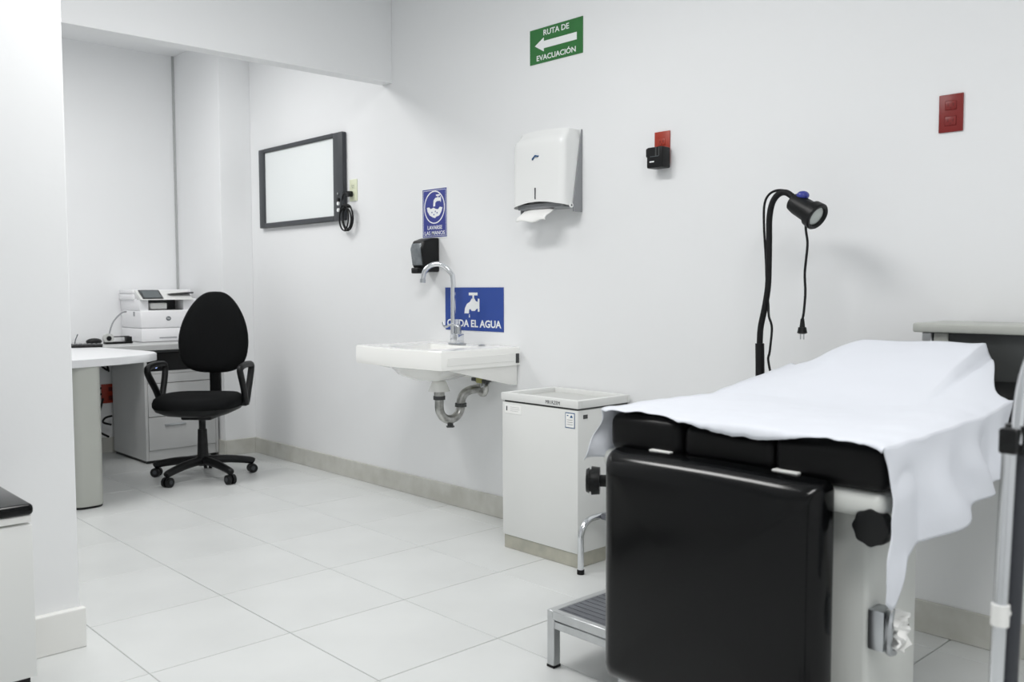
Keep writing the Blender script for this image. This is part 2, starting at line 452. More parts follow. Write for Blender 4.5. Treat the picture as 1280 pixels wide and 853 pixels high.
for z, a, b in ((.612, .05, .105), (.604, .05, .108), (.596, .05, .1)): MB().box(a, b, -.0014, -.001, z, z+.0016).build('print_line', M['cab_grey'], lb)
MB().box(.026, .032, -.0014, -.001, .596, .615).build('print_mark', M['ink'], lb)
sk = MB().box(.372, .424, -.001, 0, .56, .622, .0003, 1).build('blue_bordered_sticker', M['logo'], cb)
MB().box(.3755, .4205, -.0014, -.001, .5635, .6185).build('sticker_face', M['paper'], sk)
MB().prism([(.398, .602), (.403, .611), (.409, .612), (.414, .602)], -.0018, -.0014).box(.382, .39, -.0018, -.0014, .608, .612).build('sticker_mark', M['logo'], sk)
for z in (.592, .583, .574): MB().box(.383, .413, -.0018, -.0014, z, z+.0014).build('sticker_line', M['logo_grey'], sk)
MB().box(cw, cw+.003, .03, .055, .598, .614, .001, 1).build('badge', M['dark_metal'], cb)

# ------------------------------------------------------------------ wash basin with faucet and trap
sk_y = 3.4425
sink = thing('wash_basin', 'white wall hung porcelain wash basin with overhanging rim', 'sink', (W, sk_y, 0), RW)
hw, dp, zt = .3375, .49, .84       # half width (local x), depth (local -y)
def rim_poly(n=14, ins=0):
    """outline of the rim seen from above: back on the wall, front gently bowed"""
    pts = [(-hw+ins, -.0-ins*0), (-hw+ins, -dp+.05+ins)]
    for k in range(n+1):
        a = -hw+ins+(2*(hw-ins))*k/n; u = a/(hw-ins)
        pts.append((a*.985, -dp+.022*u*u+ins))
    pts += [(hw-ins, -dp+.05+ins), (hw-ins, 0)]
    return pts
rm = MB()
b = bmesh.new()
outer = rim_poly(); N = len(outer)
def ringv(pts, z): return [b.verts.new((p[0], p[1], z)) for p in pts]
def bowl(k, z):
    c = (0, -.255); out = []
    for p in outer:
        dx, dy = p[0]-c[0], p[1]-c[1]; a = math.atan2(dy/.19, dx/.25)
        out.append((c[0]+.25*k*math.cos(a), c[1]+.18*k*math.sin(a)))
    return ringv(out, z)
rings = [ringv(outer, zt-.085), ringv(outer, zt-.008), ringv([(x*.985, y*.985-.002) for x, y in outer], zt),
         bowl(1.0, zt-.001), bowl(.96, zt-.015), bowl(.85, zt-.07), bowl(.6, zt-.12), bowl(.12, zt-.135)]
for A, D in zip(rings, rings[1:]):
    for k in range(N): b.faces.new((A[k], A[(k+1) % N], D[(k+1) % N], D[k]))
b.faces.new(rings[-1])
# underside: from the rim down to the hanging bowl
und = [rings[0], ringv([(x*.93, -.02+(y+.02)*.95) for x, y in outer], zt-.087), bowl(.98, zt-.10), bowl(.8, zt-.135), bowl(.5, zt-.158), bowl(.2, zt-.165)]
for A, D in zip(und, und[1:]):
    for k in range(N): b.faces.new((D[k], D[(k+1) % N], A[(k+1) % N], A[k]))
b.faces.new(und[-1][::-1])
bmesh.ops.recalc_face_normals(b, faces=b.faces)
rm.add(b); rm.build('basin', M['porcelain'], sink, angle=50)
for s in (-1, 1):      # tapered side brackets cast with the bowl
    MB().prism([(-.43, zt-.086), (-.005, zt-.07), (-.005, zt-.182), (-.06, zt-.175)], s*(hw-.035), s*(hw-.012), 'x', .004).build('side_bracket', M['porcelain'], sink)
    MB().box(min(s*(hw-.004), s*(hw+.0015)), max(s*(hw-.004), s*(hw+.0015)), -.44, -.035, zt-.066, zt-.03, .001, 1).build('side_panel', M['porcelain'], sink)
MB().box(-hw+.02, hw-.02, -.012, 0, zt-.17, zt-.06, .003, 2).build('wall_apron', M['porcelain'], sink)
MB().box(hw-.002, hw+.003, -.026, -.006, zt-.075, zt-.03, .001, 1).build('wall_clip', M['dark_metal'], sink)
MB().lathe([(.052, -.05), (.047, -.035), (.034, -.005), (.028, .0)][::-1], (.03, -.24, zt-.165)).build('drain_boss', M['porcelain'], sink)
for x in (-.10, .13): MB().lathe([(.018, 0), (.018, .003), (.012, .005)], (x, -.055, zt)).build('tap_hole_cover', M['steel'], sink)
# faucet
fc = thing('faucet', 'tall chrome gooseneck faucet standing on the wash basin', 'faucet', (W-.085, 3.462, zt), RW)
MB().box(-.022, .03, -.028, .02, .0, .052, .004, 2).prism([(-.03, .03), (-.022, .03), (-.022, .052), (-.03, .052)], -.016, .008).build('faucet_body', M['chrome'], fc)
MB().box(-.03, .04, -.034, .026, 0, .006, .002, 2).build('base_plate', M['steel'], fc)
MB().cyl((-.03, 0, .0), (-.03, 0, .09), .0135).cyl((-.03, 0, .085), (-.03, 0, .098), .016).build('spout_collar', M['chrome'], fc)
sp = [(-.03, 0, .08), (-.03, 0, .2), (-.03, 0, .32), (-.036, -.008, .352), (-.056, -.03, .383), (-.082, -.056, .396), (-.108, -.082, .386), (-.126, -.1, .36), (-.133, -.107, .32)]
MB().tube(sp, .0125, 14).build('spout', M['chrome'], fc)
MB().cyl((-.133, -.107, .322), (-.134, -.108, .304), .0145).build('aerator', M['steel'], fc)
MB().cyl((.012, -.004, .05), (.012, -.004, .085), .017, .015).ball((.012, -.004, .085), .016).tube([(.012, -.004, .09), (-.02, -.02, .098), (-.055, -.03, .085), (-.072, -.032, .108)], .006, 8).build('lever', M['steel'], fc)
# trap
tp = thing('drain_trap', 'dulled metal P-trap drain pipe hanging under the wash basin', 'pipe', (W, sk_y, 0), RW)
dx = .03; dy = -.24; zb = zt-.165-.052
MB().cyl((dx, dy, zb), (dx, dy, zb-.04), .026, .024).build('tailpiece', M['old_steel'], tp)
arc = [(0, .062-.062*math.cos(a), -.062*math.sin(a)) for a in [PI*k/8 for k in range(9)]]
zu = .545
pts = [(dx, dy, zb-.03)]+[(dx+.012*k/8, dy+p[1], zu+p[2]) for k, p in enumerate(arc)]
MB().tube(pts, .0215, 14, sub=4).build('trap_bend', M['old_steel'], tp)
x2, y2 = dx+.012, dy+.124
MB().tube([(x2, y2, zu-.005), (x2+.002, y2, zu+.025), (x2+.008, y2+.012, zu+.055), (x2+.018, y2+.035, zu+.072), (x2+.026, y2+.07, zu+.078), (x2+.03, -.004, zu+.08)], .0215, 14).build('waste_arm', M['old_steel'], tp)
for (x, y, z, r) in ((dx, dy, zb-.03, .029), (x2, y2, zu+.004, .029)):
    MB().cyl((x, y, z-.009), (x, y, z+.009), r, seg=12).build('slip_nut', M['dark_metal'], tp)
MB().cyl((dx+.006, dy+.062, zu-.08), (dx+.006, dy+.062, zu-.10), .014).cyl((dx+.006, dy+.062, zu-.093), (dx+.006, dy+.062, zu-.10), .02, seg=8).build('clean_out_plug', M['dark_metal'], tp)
MB().lathe([(.045, 0), (.043, .006), (.026, .018)], mtx=Matrix.Translation((x2+.03, -.001, zu+.08)) @ Matrix.Rotation(PI/2, 4, 'X')).build('wall_flange', M['old_steel'], tp)
vv = thing('shutoff_valve', 'small tarnished shutoff valve on the wall beside the drain pipe', 'valve', (W, 3.315, .670), RW)
MB().cyl((0, 0, 0), (0, -.06, 0), .012).cyl((-.03, -.06, .0), (.05, -.06, -.004), .011).build('valve_body', M['dark_metal'], vv)
MB().box(-.022, .018, -.075, -.045, -.012, .016, .004, 2).build('brass_nut', M['brass'], vv)
MB().box(-.065, -.028, -.068, -.052, -.006, .012, .004, 2).build('valve_handle', M['dark_metal'], vv)
MB().tube([(0, -.06, -.01), (.005, -.062, -.03), (.02, -.058, -.02), (.01, -.05, .01)], .005, 8).build('supply_hose', M['steel'], vv)

# ------------------------------------------------------------------ signs
def sign(name, label, y0, y1, z0, z1, back, border=None):
    t = thing(name, label, 'sign', (W, (y0+y1)/2, (z0+z1)/2), RW)
    w_, h_ = abs(y1-y0)/2, (z1-z0)/2
    MB().box(-w_, w_, -.003, 0, -h_, h_, .0005, 1).build('plate', back, t)
    return t, w_, h_
sg, w_, h_ = sign('evacuation_sign', 'green evacuation route sign with white left arrow high on the wall', 3.03, 2.705, 2.128, 2.283, M['green'])
text('lettering', 'RUTA DE', -.075, .082, .041, .066, -.003, M['sign_white'], sg, bold=.016)
text('lettering', 'EVACUACIÓN', -.118, .122, -.066, -.036, -.003, M['sign_white'], sg, bold=.016)
MB().prism([(-.13, .003), (-.073, .033), (-.073, .017), (.128, .017), (.128, -.015), (-.073, -.015), (-.073, -.029)], -.0036, -.003).build('arrow', M['sign_white'], sg)
lv, w_, h_ = sign('hand_washing_sign', 'blue upright hand washing sign above the soap dispenser', 3.842, 3.633, 1.375, 1.633, M['sign_white'])
MB().box(-w_+.005, w_-.005, -.0035, -.003, -h_+.005, h_-.005).build('blue_field', M['blue_dk'], lv)
fl = MB()
for (a, b_) in (((-w_+.011, w_-.011), (-h_+.011, -h_+.013)), ((-w_+.011, w_-.011), (h_-.013, h_-.011)), ((-w_+.011, -w_+.013), (-h_+.011, h_-.011)), ((w_-.013, w_-.011), (-h_+.011, h_-.011))):
    fl.box(a[0], a[1], -.0038, -.0035, b_[0], b_[1])
fl.build('border_line', M['sign_white'], lv, smooth=False)
def ringp(mb, cx, cz, r0, r1, y0, y1, n=40, sz=1):
    for k in range(n):
        a, c = 2*PI*k/n, 2*PI*(k+1)/n
        mb.prism([(cx+r0*math.cos(a), cz+sz*r0*math.sin(a)), (cx+r1*math.cos(a), cz+sz*r1*math.sin(a)), (cx+r1*math.cos(c), cz+sz*r1*math.sin(c)), (cx+r0*math.cos(c), cz+sz*r0*math.sin(c))], y0, y1)
    return mb
ringp(MB(), 0, .03, .079, .085, -.004, -.0035).build('ring', M['sign_white'], lv, smooth=False)
pic = MB()
pic.prism([(-.062, .03), (-.058, .012), (-.04, -.01), (-.012, -.022), (.006, -.026), (.012, -.02), (.04, -.014), (.058, .006), (.066, .026), (.045, .03), (.03, .018), (.012, .02), (-.006, .028), (-.03, .022), (-.045, .032)], -.004, -.0035)   # cupped hands
pic.prism([(-.01, .034), (.006, .034), (.008, .052), (.02, .06), (.05, .06), (.05, .078), (.01, .078), (-.006, .066)], -.004, -.0035)         # spout
pic.box(.026, .032, -.004, -.0035, .078, .088).box(.014, .046, -.004, -.0035, .086, .094).box(.05, .054, -.004, -.0035, .054, .084)
pic.build('pictogram', M['sign_white'], lv, smooth=False)
dots = MB()
for x, z in ((-.02, .004), (.008, .008), (.022, .0), (-.004, -.008)): dots.cyl((x, -.0044, z), (x, -.0039, z), .004, seg=10)
dots.build('soap_spots', M['blue_dk'], lv)
text('lettering', 'LAVARSE', -.058, .062, -.084, -.064, -.0035, M['sign_white'], lv, bold=.012)
text('lettering', 'LAS MANOS', -.082, .084, -.112, -.092, -.0035, M['sign_white'], lv, bold=.012)
ag, w_, h_ = sign('water_sign', 'blue wide save water sign with white tap behind the faucet', 3.655, 3.214, .905, 1.12, M['blue'])
pic = MB()
pic.prism([(-.068, -.022), (-.064, .004), (-.048, .026), (-.026, .036), (-.012, .052), (.01, .052), (.018, .04), (.034, .036), (.034, .052), (.046, .052), (.046, -.012), (.034, -.012), (.034, .004), (.022, .0), (.012, -.009), (-.012, -.009), (-.024, .001), (-.032, -.004), (-.034, -.022)], -.0036, -.003)
pic.box(-.006, .006, -.0036, -.003, .05, .068).box(-.034, .032, -.0036, -.003, .068, .082).prism([(-.034, -.042), (-.026, -.042), (-.028, -.026), (-.032, -.026)], -.0036, -.003)
pic.build('pictogram', M['sign_white'], ag, smooth=False)
text('lettering', 'CUIDA EL AGUA', -.205, .205, -.09, -.053, -.003, M['sign_white'], ag, bold=.026)

# ------------------------------------------------------------------ soap dispenser
sd = thing('soap_dispenser', 'black and smoke grey wall soap dispenser under the hand washing sign', 'dispenser', (W, 3.752, 1.288), RW)
prof = [(-.0, -.088), (-.07, -.088), (-.10, -.06), (-.112, .03), (-.098, .07), (-.05, .086), (0, .088)]
MB().prism(prof, -.05, .05, 'x', .008, 3).build('shell', M['plastic'], sd)
prof2 = [(-.08, -.058), (-.104, -.055), (-.1165, .03), (-.106, .058), (-.08, .058)]
MB().prism(prof2, -.046, .036, 'x', .004, 3).build('smoked_window', M['smoke'], sd)
MB().box(-.03, .03, -.125, -.06, -.096, -.066, .006, 3).build('push_bar', M['plastic'], sd)
# ------------------------------------------------------------------ paper towel dispenser
pd = thing('paper_towel_dispenser', 'white paper towel dispenser with grey sides and a towel hanging out', 'dispenser', (W, 2.873, 1.45), RW)
hw2 = .160
b = bmesh.new()
def cov_pt(t, z):        # outline of the cover seen from above, right round from flank to flank
    n = 24; top = sst(.30, .352, z); d = .118-.035*top-.006*(z-.03)/.3
    a = (t*2-1); X = hw2-.012*top
    if abs(a) > .8: return (math.copysign(X, a), -d*.80*(1-(abs(a)-.8)/.2))
    u = a/.8
    return (X*math.copysign(1-(1-abs(u))**1.0, u) if abs(u) < .75 else math.copysign(X*(.75+.25*math.sin((abs(u)-.75)/.25*PI/2)), u), -d*(1-.20*(1-math.cos((max(0, abs(u)-.75)/.25)*PI/2))) - .008*(1-u*u))
def cov(u, v):
    a = u*2-1
    z = .022+.33*v
    x, y = cov_pt(u, z)
    z += .022*(1-min(1, abs(a)/.8)**2)*(1-v)**3 + .008*(1-min(1, abs(a)/.8)**2)*v**3
    if abs(a) > .8 and v < .3: z -= 0
    return (x, y, z)
mb = MB().grid(cov, 60, 24)
tv = [mb.bm.verts.new(Vector(cov(i/60, 1))+Vector((0, 0, 0))) for i in range(61)]
mb.bm.faces.new(tv)
cvr = mb.build('cover', M['disp_white'], pd, angle=60)
b.free()
MB().box(-hw2+.022, hw2-.022, -.100, 0, .016, .040, .002, 1).build('bottom_tray', M['disp_grey'], pd)
for s in (-1, 1):      # grey wedge of the housing on each flank
    MB().prism([(-.001, .352), (-.006, .352), (-.058, .03), (-.056, -.004), (-.001, -.004)], min(s*hw2, s*(hw2+.006)), max(s*hw2, s*(hw2+.006)), 'x', .001, 1).build('side_wedge', M['disp_grey'], pd)
MB().cyl((hw2, -.068, .022), (hw2+.005, -.068, .022), .011).build('hinge_pin', M['disp_white'], pd)
MB().cyl((hw2+.005, -.068, .022), (hw2+.0056, -.068, .022), .004).build('pin_hole', M['ink'], pd)
wy = -.124
slot = MB().box(-.003, .003, wy-.004, wy+.012, .055, .105, .001, 1).build('level_slot', M['ink'], pd)
lg = MB().prism([(-.018, .226), (-.004, .24), (.016, .238), (.02, .243), (.0, .247), (-.012, .238), (-.02, .232)], -.128, -.121).build('logo', M['logo'], pd, smooth=False)
def tow(u, v):
    x = -.115+.185*u+.006*math.sin(6*v); z = .012-.052*v+.012*(1-v)*(1-(u*2-1)**2)+.005*math.sin(u*9)*v
    y = -.075-.05*math.sin(v*1.7)-.006*math.sin(u*8)*v
    return (x, y, z)
tw = MB().grid(tow, 20, 12).build('paper_towel', M['paper'], pd, angle=180)
tw.modifiers.new('thick', 'SOLIDIFY').thickness = .003

# ------------------------------------------------------------------ wall outlets
def outlet(name, label, yc, zc, m, mdk, hw_=.0355, hh=.058, duplex=True):
    t = thing(name, label, 'outlet', (W, yc, zc), RW)
    MB().box(-hw_, hw_, -.006, 0, -hh, hh, .002, 2).build('cover_plate', m, t)
    for s in (-1, 1):
        f = MB().box(-.017, .017, -.008, -.006, s*.024-.014, s*.024+.014, .002, 2).build('socket', m, t)
        MB().box(-.009, -.006, -.0084, -.008, s*.024-.003, s*.024+.006).box(.006, .009, -.0084, -.008, s*.024-.003, s*.024+.006).cyl((0, -.0084, s*.024-.008), (0, -.008, s*.024-.008), .0028, seg=8).build('socket_slots', mdk, f)
    return t
outlet('wall_outlet', 'red wall outlet alone at the far right of the wall', 1.161, 1.655, M['red'], M['red_dk'], .0365)
outlet('wall_outlet', 'orange red wall outlet with a black adapter plugged into it', 2.275, 1.672, M['orange'], M['red_dk'], .0375, .066)
outlet('wall_outlet', 'cream wall outlet beside the lightbox with a plug in it', 4.484, 1.68, M['cream'], M['ink'], .037, .062)
ad = thing('power_adapter', 'black power adapter plugged into the orange red outlet', 'adapter', (W, 2.264, 1.635), RW)
MB().box(-.044, .034, -.062, -.0085, -.046, .036, .006, 3).build('casing', M['plastic'], ad)
MB().box(-.052, -.04, -.058, -.02, -.002, .034, .005, 2).build('side_grip', M['plastic'], ad)
MB().box(.0, .006, -.0635, -.062, .0, .035).box(.016, .02, -.0635, -.062, .0, .035).build('ridge', M['dark_metal'], ad)
MB().box(-.028, -.006, -.0626, -.062, -.024, -.019).build('white_print', M['sign_white'], ad)
MB().box(-.026, .016, -.0626, -.062, .0, -.0025).build('grey_print', M['logo_grey'], ad)
# plug and coiled cord of the lightbox
pc_mb = MB().box(-.012, .02, -.038, -.0085, -.018, .014, .005, 3)
coil = [(-.01, -.03, 0), (-.04, -.035, .0), (-.062, -.03, -.03), (-.075, -.03, -.09)]
cl = MB().tube(coil, .0045, 8)
for k, (cx, cz, rx, rz) in enumerate(((-.012, -.14, .055, .07), (-.03, -.145, .062, .066), (.006, -.132, .05, .068), (-.025, -.135, .046, .074))):
    cl.tube([(cx+rx*math.cos(2*PI*i/10+.3), -.026-.006*k, cz+rz*math.sin(2*PI*i/10+.3)) for i in range(10)], .0042, 8, closed=True, sub=4)
cl.tube([(-.04, -.03, -.075), (-.02, -.044, -.068), (.012, -.03, -.075)], .008, 8)
pc_off = Vector((5.055-4.50, 0, 1.66-1.512))

# ------------------------------------------------------------------ x-ray lightbox
xb = thing('lightbox', 'grey framed white x-ray lightbox mounted on the wall', 'lightbox', (W, 5.055, 1.512), RW)
bw, bh, bd = .5, .51, .032
fm = MB()
fm.box(-bw, -bw+.07, -bd, 0, 0, bh, .006, 2).box(bw-.10, bw, -bd, 0, 0, bh, .006, 2)
fm.box(-bw+.07, bw-.10, -bd, 0, 0, .03, .003, 1).box(-bw+.07, bw-.10, -bd, 0, bh-.026, bh, .003, 1)
fm.build('frame', M['frame'], xb)
MB().box(bw-.002, bw+.001, -bd+.008, -.004, .005, bh-.005).build('side_cheek', M['frame_dk'], xb)
MB().box(-bw+.068, bw-.098, -bd+.012, -.008, .028, bh-.024).build('viewing_panel', M['viewer'], xb)
for z, mm in ((.155, M['steel']), (.12, M['plastic']), (.098, M['sign_white']), (.06, M['sign_white'])):
    MB().cyl((bw-.04, -bd-.008, z), (bw-.04, -bd, z), .011 if z < .15 else .006).build('switch_button', mm, xb)
bmesh.ops.translate(cl.bm, vec=pc_off, verts=cl.bm.verts); bmesh.ops.translate(pc_mb.bm, vec=pc_off, verts=pc_mb.bm.verts)
cord_o = cl.build('power_cord', M['rubber'], xb); pc_mb.build('plug', M['plastic'], cord_o)

# ------------------------------------------------------------------ examination lamp with cable
el = thing('examination_lamp', 'black gooseneck examination lamp standing behind the bed', 'lamp', (2.76, 1.69, 0), RW)
def L(y, z, x=2.76): return (1.69-y, x-2.76, z)
MB().lathe([(.0, 0.05), (.17, .05), (.16, .068), (.04, .085), (.018, .11)], seg=28).build('base', M['grey_metal'], el)
for k in range(4):
    a = PI/4+k*PI/2; MB().cyl((.14*math.cos(a)-.012, .14*math.sin(a), .026), (.14*math.cos(a)+.012, .14*math.sin(a), .026), .026).cyl((.14*math.cos(a), .14*math.sin(a), .03), (.14*math.cos(a), .14*math.sin(a), .06), .006).build('caster', M['rubber'], el)
MB().tube([L(1.70, .1), L(1.70, .5), L(1.70, .80)], .012, 12).build('post', M['chrome'], el)
MB().tube([L(1.70, .795), L(1.701, .86), L(1.703, .925)], .0155, 12).build('grip_sleeve', M['rubber'], el)
neck = [L(1.703, .92), L(1.70, .98), L(1.685, 1.05), L(1.674, 1.12), L(1.672, 1.2), L(1.672, 1.28), L(1.672, 1.35), L(1.662, 1.40), L(1.64, 1.428), L(1.612, 1.432), L(1.585, 1.415), L(1.56, 1.392)]
MB().tube(neck, .0105, 12).build('gooseneck', M['rubber'], el)
wire = [L(1.56, 1.40), L(1.60, 1.432), L(1.64, 1.442), L(1.675, 1.43), L(1.692, 1.395), L(1.692, 1.32), L(1.684, 1.22), L(1.679, 1.13), L(1.672, 1.06), L(1.66, 1.02, 2.745), L(1.648, .98, 2.745), L(1.655, .9, 2.745), L(1.66, .87, 2.745), L(1.645, .80, 2.745), L(1.635, .7, 2.75)]
MB().tube(wire, .0042, 8).build('neck_cable', M['rubber'], el)
# head: axis from the neck end towards the camera side and down
hc = Vector(L(1.566, 1.388)); ax = Vector((.84, -.10, -.50)).normalized()
def hm(): return Matrix.Translation(hc) @ Vector((0, 0, 1)).rotation_difference(ax).to_matrix().to_4x4()
head = MB().lathe([(.012, -.03), (.03, -.022), (.034, .0), (.036, .055), (.044, .06), (.046, .085), (.042, .09), (.034, .088), (.030, .075)], mtx=hm()).build('lamp_head', M['plastic'], el)
MB().lathe([(.001, .074), (.031, .074), (.031, .080), (.022, .083), (.001, .084)], mtx=hm()).build('lens', M['lens'], head)
up = (Vector((0, 0, 1))-ax*ax.z).normalized(); lf = ax.cross(up)
p = hc+up*.034+ax*.0
MB().ball(p, .021, (1, 1, .75)).build('blue_knob', M['lamp_blue'], head)
p2 = hc-up*.022-lf*.022-ax*.0
mbx = MB().box(-.012, .012, -.014, .014, -.02, .03, .004, 2, mtx=Matrix.Translation(p2) @ Vector((0, 0, 1)).rotation_difference(ax).to_matrix().to_4x4())
mbx.build('grey_clip', M['cab_grey'], head)
cord = [L(1.533, 1.33, 2.75), L(1.528, 1.30, 2.745), L(1.522, 1.26, 2.745), L(1.526, 1.21, 2.745), L(1.53, 1.16, 2.745), L(1.527, 1.1, 2.745), L(1.531, 1.04, 2.745), L(1.536, 1.01, 2.745)]
MB().tube(cord, .0042, 8).build('hanging_cord', M['rubber'], el)
e = Vector(L(1.536, 1.01, 2.745))
pl = MB().cyl(e+Vector((0, 0, .004)), e+Vector((0, 0, -.025)), .006, .009).cyl(e+Vector((0, 0, -.024)), e+Vector((0, 0, -.042)), .013, .016).cyl(e+Vector((0, 0, -.042)), e+Vector((0, 0, -.046)), .018, .010).build('plug', M['plastic'], el)
MB().box(e.x-.007, e.x-.0045, e.y-.002, e.y+.002, e.z-.064, e.z-.045).box(e.x+.0045, e.x+.007, e.y-.002, e.y+.002, e.z-.064, e.z-.045).build('plug_prong', M['steel'], pl)

# ------------------------------------------------------------------ tall cart behind the head of the bed
ct = thing('wall_console', 'dark wall console with pale worktop and metal corner posts behind the bed head', 'console', (2.715, 1.135, 0), RW)
cl_, cd_ = 1.15, .215
MB().box(-.02, cl_+.02, -.02, cd_, .985, 1.012, .006, 2).build('worktop', M['grey_metal'], ct)
for x in (0, cl_-.03):
    for y in (0, cd_-.03): MB().box(x, x+.03, y, y+.03, .66, .985, .003, 1).build('corner_post', M['alum'], ct)
MB().box(.03, cl_-.03, .006, .018, .66, .984, .001, 1).build('front_panel', M['dark_metal'], ct)
MB().box(.035, .075, -.002, .006, .67, .984, .002, 1).build('edge_strip', M['grey_metal'], ct)
MB().box(.03, cl_-.03, .02, cd_-.005, .66, .675).build('lower_shelf', M['dark_metal'], ct)
for x in (.005, cl_-.015): MB().box(x, x+.01, .03, cd_-.03, .66, .984).build('end_panel', M['dark_metal'], ct)

# ------------------------------------------------------------------ pole in the near right foreground
ps = thing('pole_stand', 'chrome pole stand with black clamp at the right edge before the bed', 'stand', (1.36, .452, 0))
tilt = Vector((.035, -.014, 1))
def pp(z): return tuple(Vector((0, 0, 0))+tilt*(z))
for k in range(5):
    a = 2*PI*k/5+.3
    lgx = MB().tube([(0, 0, .10), (.1*math.cos(a), .1*math.sin(a), .085), (.24*math.cos(a), .24*math.sin(a), .06)], .012, 8).build('leg', M['steel'], ps)
    MB().cyl((.24*math.cos(a)-.01, .24*math.sin(a), .028), (.24*math.cos(a)+.01, .24*math.sin(a), .028), .028).build('caster', M['rubber'], lgx)
MB().tube([pp(.08), pp(.5), pp(.93)], .0125, 16).build('pole', M['frame_dk'], ps)
def side(z, k=.024): return tuple(Vector(pp(z))+Vector((-.73*k-.01, .68*k-.01, 0)))
MB().tube([side(.10), side(.5), side(.90)], .0095, 14).build('light_tube', M['chrome'], ps)
MB().cyl(side(.645), side(.675), .012).cyl(side(.66), pp(.66), .006).build('collar', M['white_lam'], ps)
MB().cyl(pp(.885), pp(.925), .022).box(-.012, .012, -.012, .012, -.018, .018, .004, 2, mtx=Matrix.Translation(side(.905))).build('clamp', M['plastic'], ps)
MB().tube([side(.90, .015), (.032, -.012, .98), (.042, -.026, 1.04), (.062, -.05, 1.10), (.075, -.06, 1.2), (.075, -.06, 1.35)], .008, 12).build('upper_tube', M['chrome'], ps)

# ------------------------------------------------------------------ black topped box against the middle wall
bx = thing('storage_bench', 'white cabinet with black padded top in the lower left corner', 'bench', (.70, 2.60, 0))
MB().box(-.95, 0, 0, .345, .09, .50, .003, 2).build('body', M['cab'], bx)
MB().box(-.95, -.0, .004, .345, .505, .525, .003, 2).build('lid_board', M['white_lam'], bx)
MB().box(-.955, .004, -.006, .348, .525, .556, .012, 4).build('padded_top', M['vinyl'], bx)
MB().box(-.94, -.012, .02, .33, 0, .09).build('plinth', M['plastic'], bx)

# ------------------------------------------------------------------ desk
dk = thing('desk', 'grey white L-shaped office desk with rounded peninsula and panel leg', 'desk', (1.62, 5.0, 0))
def D(mb, name, m, parent=dk, **k):
    o = Vector(parent.location) if parent is dk else Vector(dk.location)
    bmesh.ops.translate(mb.bm, vec=-o, verts=mb.bm.verts)
    return mb.build(name, m, parent, **k)
DZ = .765
top = [(.95, 4.86), (1.30, 4.80), (1.55, 4.80), (1.75, 4.85), (1.93, 4.93), (2.01, 5.02), (2.035, 5.12), (2.025, 5.26), (1.95, 5.73), (1.9, 6.38), (.95, 6.38)]
D(MB().prism(top, DZ-.042, DZ, 'z', .003, 1), 'peninsula_top', M['desk_white'])
D(MB().box(1.905, 2.72, 5.76, 6.38, DZ-.038, DZ-.001, .003, 1), 'side_top', M['grey_lam'])
leg = []
for k in range(40):
    a = 2*PI*k/40; c, s = math.cos(a), math.sin(a)
    leg.append((1.572+.088*math.copysign(abs(c)**.6, c), 4.94+.12*math.copysign(abs(s)**.8, s)))
D(MB().prism(leg, .012, DZ-.042, 'z'), 'column_leg', M['grey_metal'], angle=50)
D(MB().prism([(1.568+(x-1.568)*.96, 4.94+(y-4.94)*.96) for x, y in leg], 0, .012, 'z'), 'leg_foot', M['rubber'])
D(MB().box(1.555, 1.575, 5.06, 6.36, .40, DZ-.042), 'modesty_panel', M['grey_lam'])
D(MB().prism([(1.45, 0), (1.525, 0), (1.49, .14), (1.45, .16)], 4.98, 5.05, 'y'), 'cable_cover', M['plastic'])
# drawer pedestal
dp_ = thing('drawer_pedestal', 'grey drawer pedestal with open niche under the desk beside the column', 'drawer unit', (2.235, 5.79, 0))
PW, PD, PH = .485, .56, .722
MB().box(0, .018, 0, PD, .02, PH, .001, 1).build('side_panel', M['grey_lam'], dp_)
MB().box(PW-.018, PW, 0, PD, .02, PH, .001, 1).build('side_panel', M['grey_lam'], dp_)
MB().box(.018, PW-.018, PD-.015, PD, .02, PH).build('back_panel', M['dark_metal'], dp_)
MB().box(.018, PW-.018, .004, PD-.015, .575, .59).build('niche_shelf', M['grey_lam'], dp_)
MB().box(.018, PW-.018, .004, PD-.015, PH-.012, PH).build('top_board', M['dark_metal'], dp_)
MB().box(.01, PW-.01, .02, PD-.01, 0, .02).build('plinth', M['plastic'], dp_)
for z0, z1, hz in ((.515, .572, None), (.30, .511, None), (.085, .296, .235)):
    d = MB().box(.02, PW-.02, -.004, .3, z0, z1, .002, 1).build('drawer', M['grey_lam'], dp_)
    if hz: MB().box(.12, .26, -.014, -.004, hz, hz+.014, .004, 2).build('handle', M['steel'], d)
MB().box(.02, PW-.02, .002, .02, .02, .083).build('kick_board', M['grey_lam'], dp_)
ups = thing('power_backup_unit', 'black electronic unit with blue light in the niche of the drawer pedestal', 'electronics', (2.26, 5.80, .5905))
MB().box(0, .43, 0, .4, 0, .115, .004, 2).build('casing', M['plastic'], ups)
MB().cyl((.055, -.003, .028), (.055, 0, .028), .008).build('indicator_light', M['led'], ups)

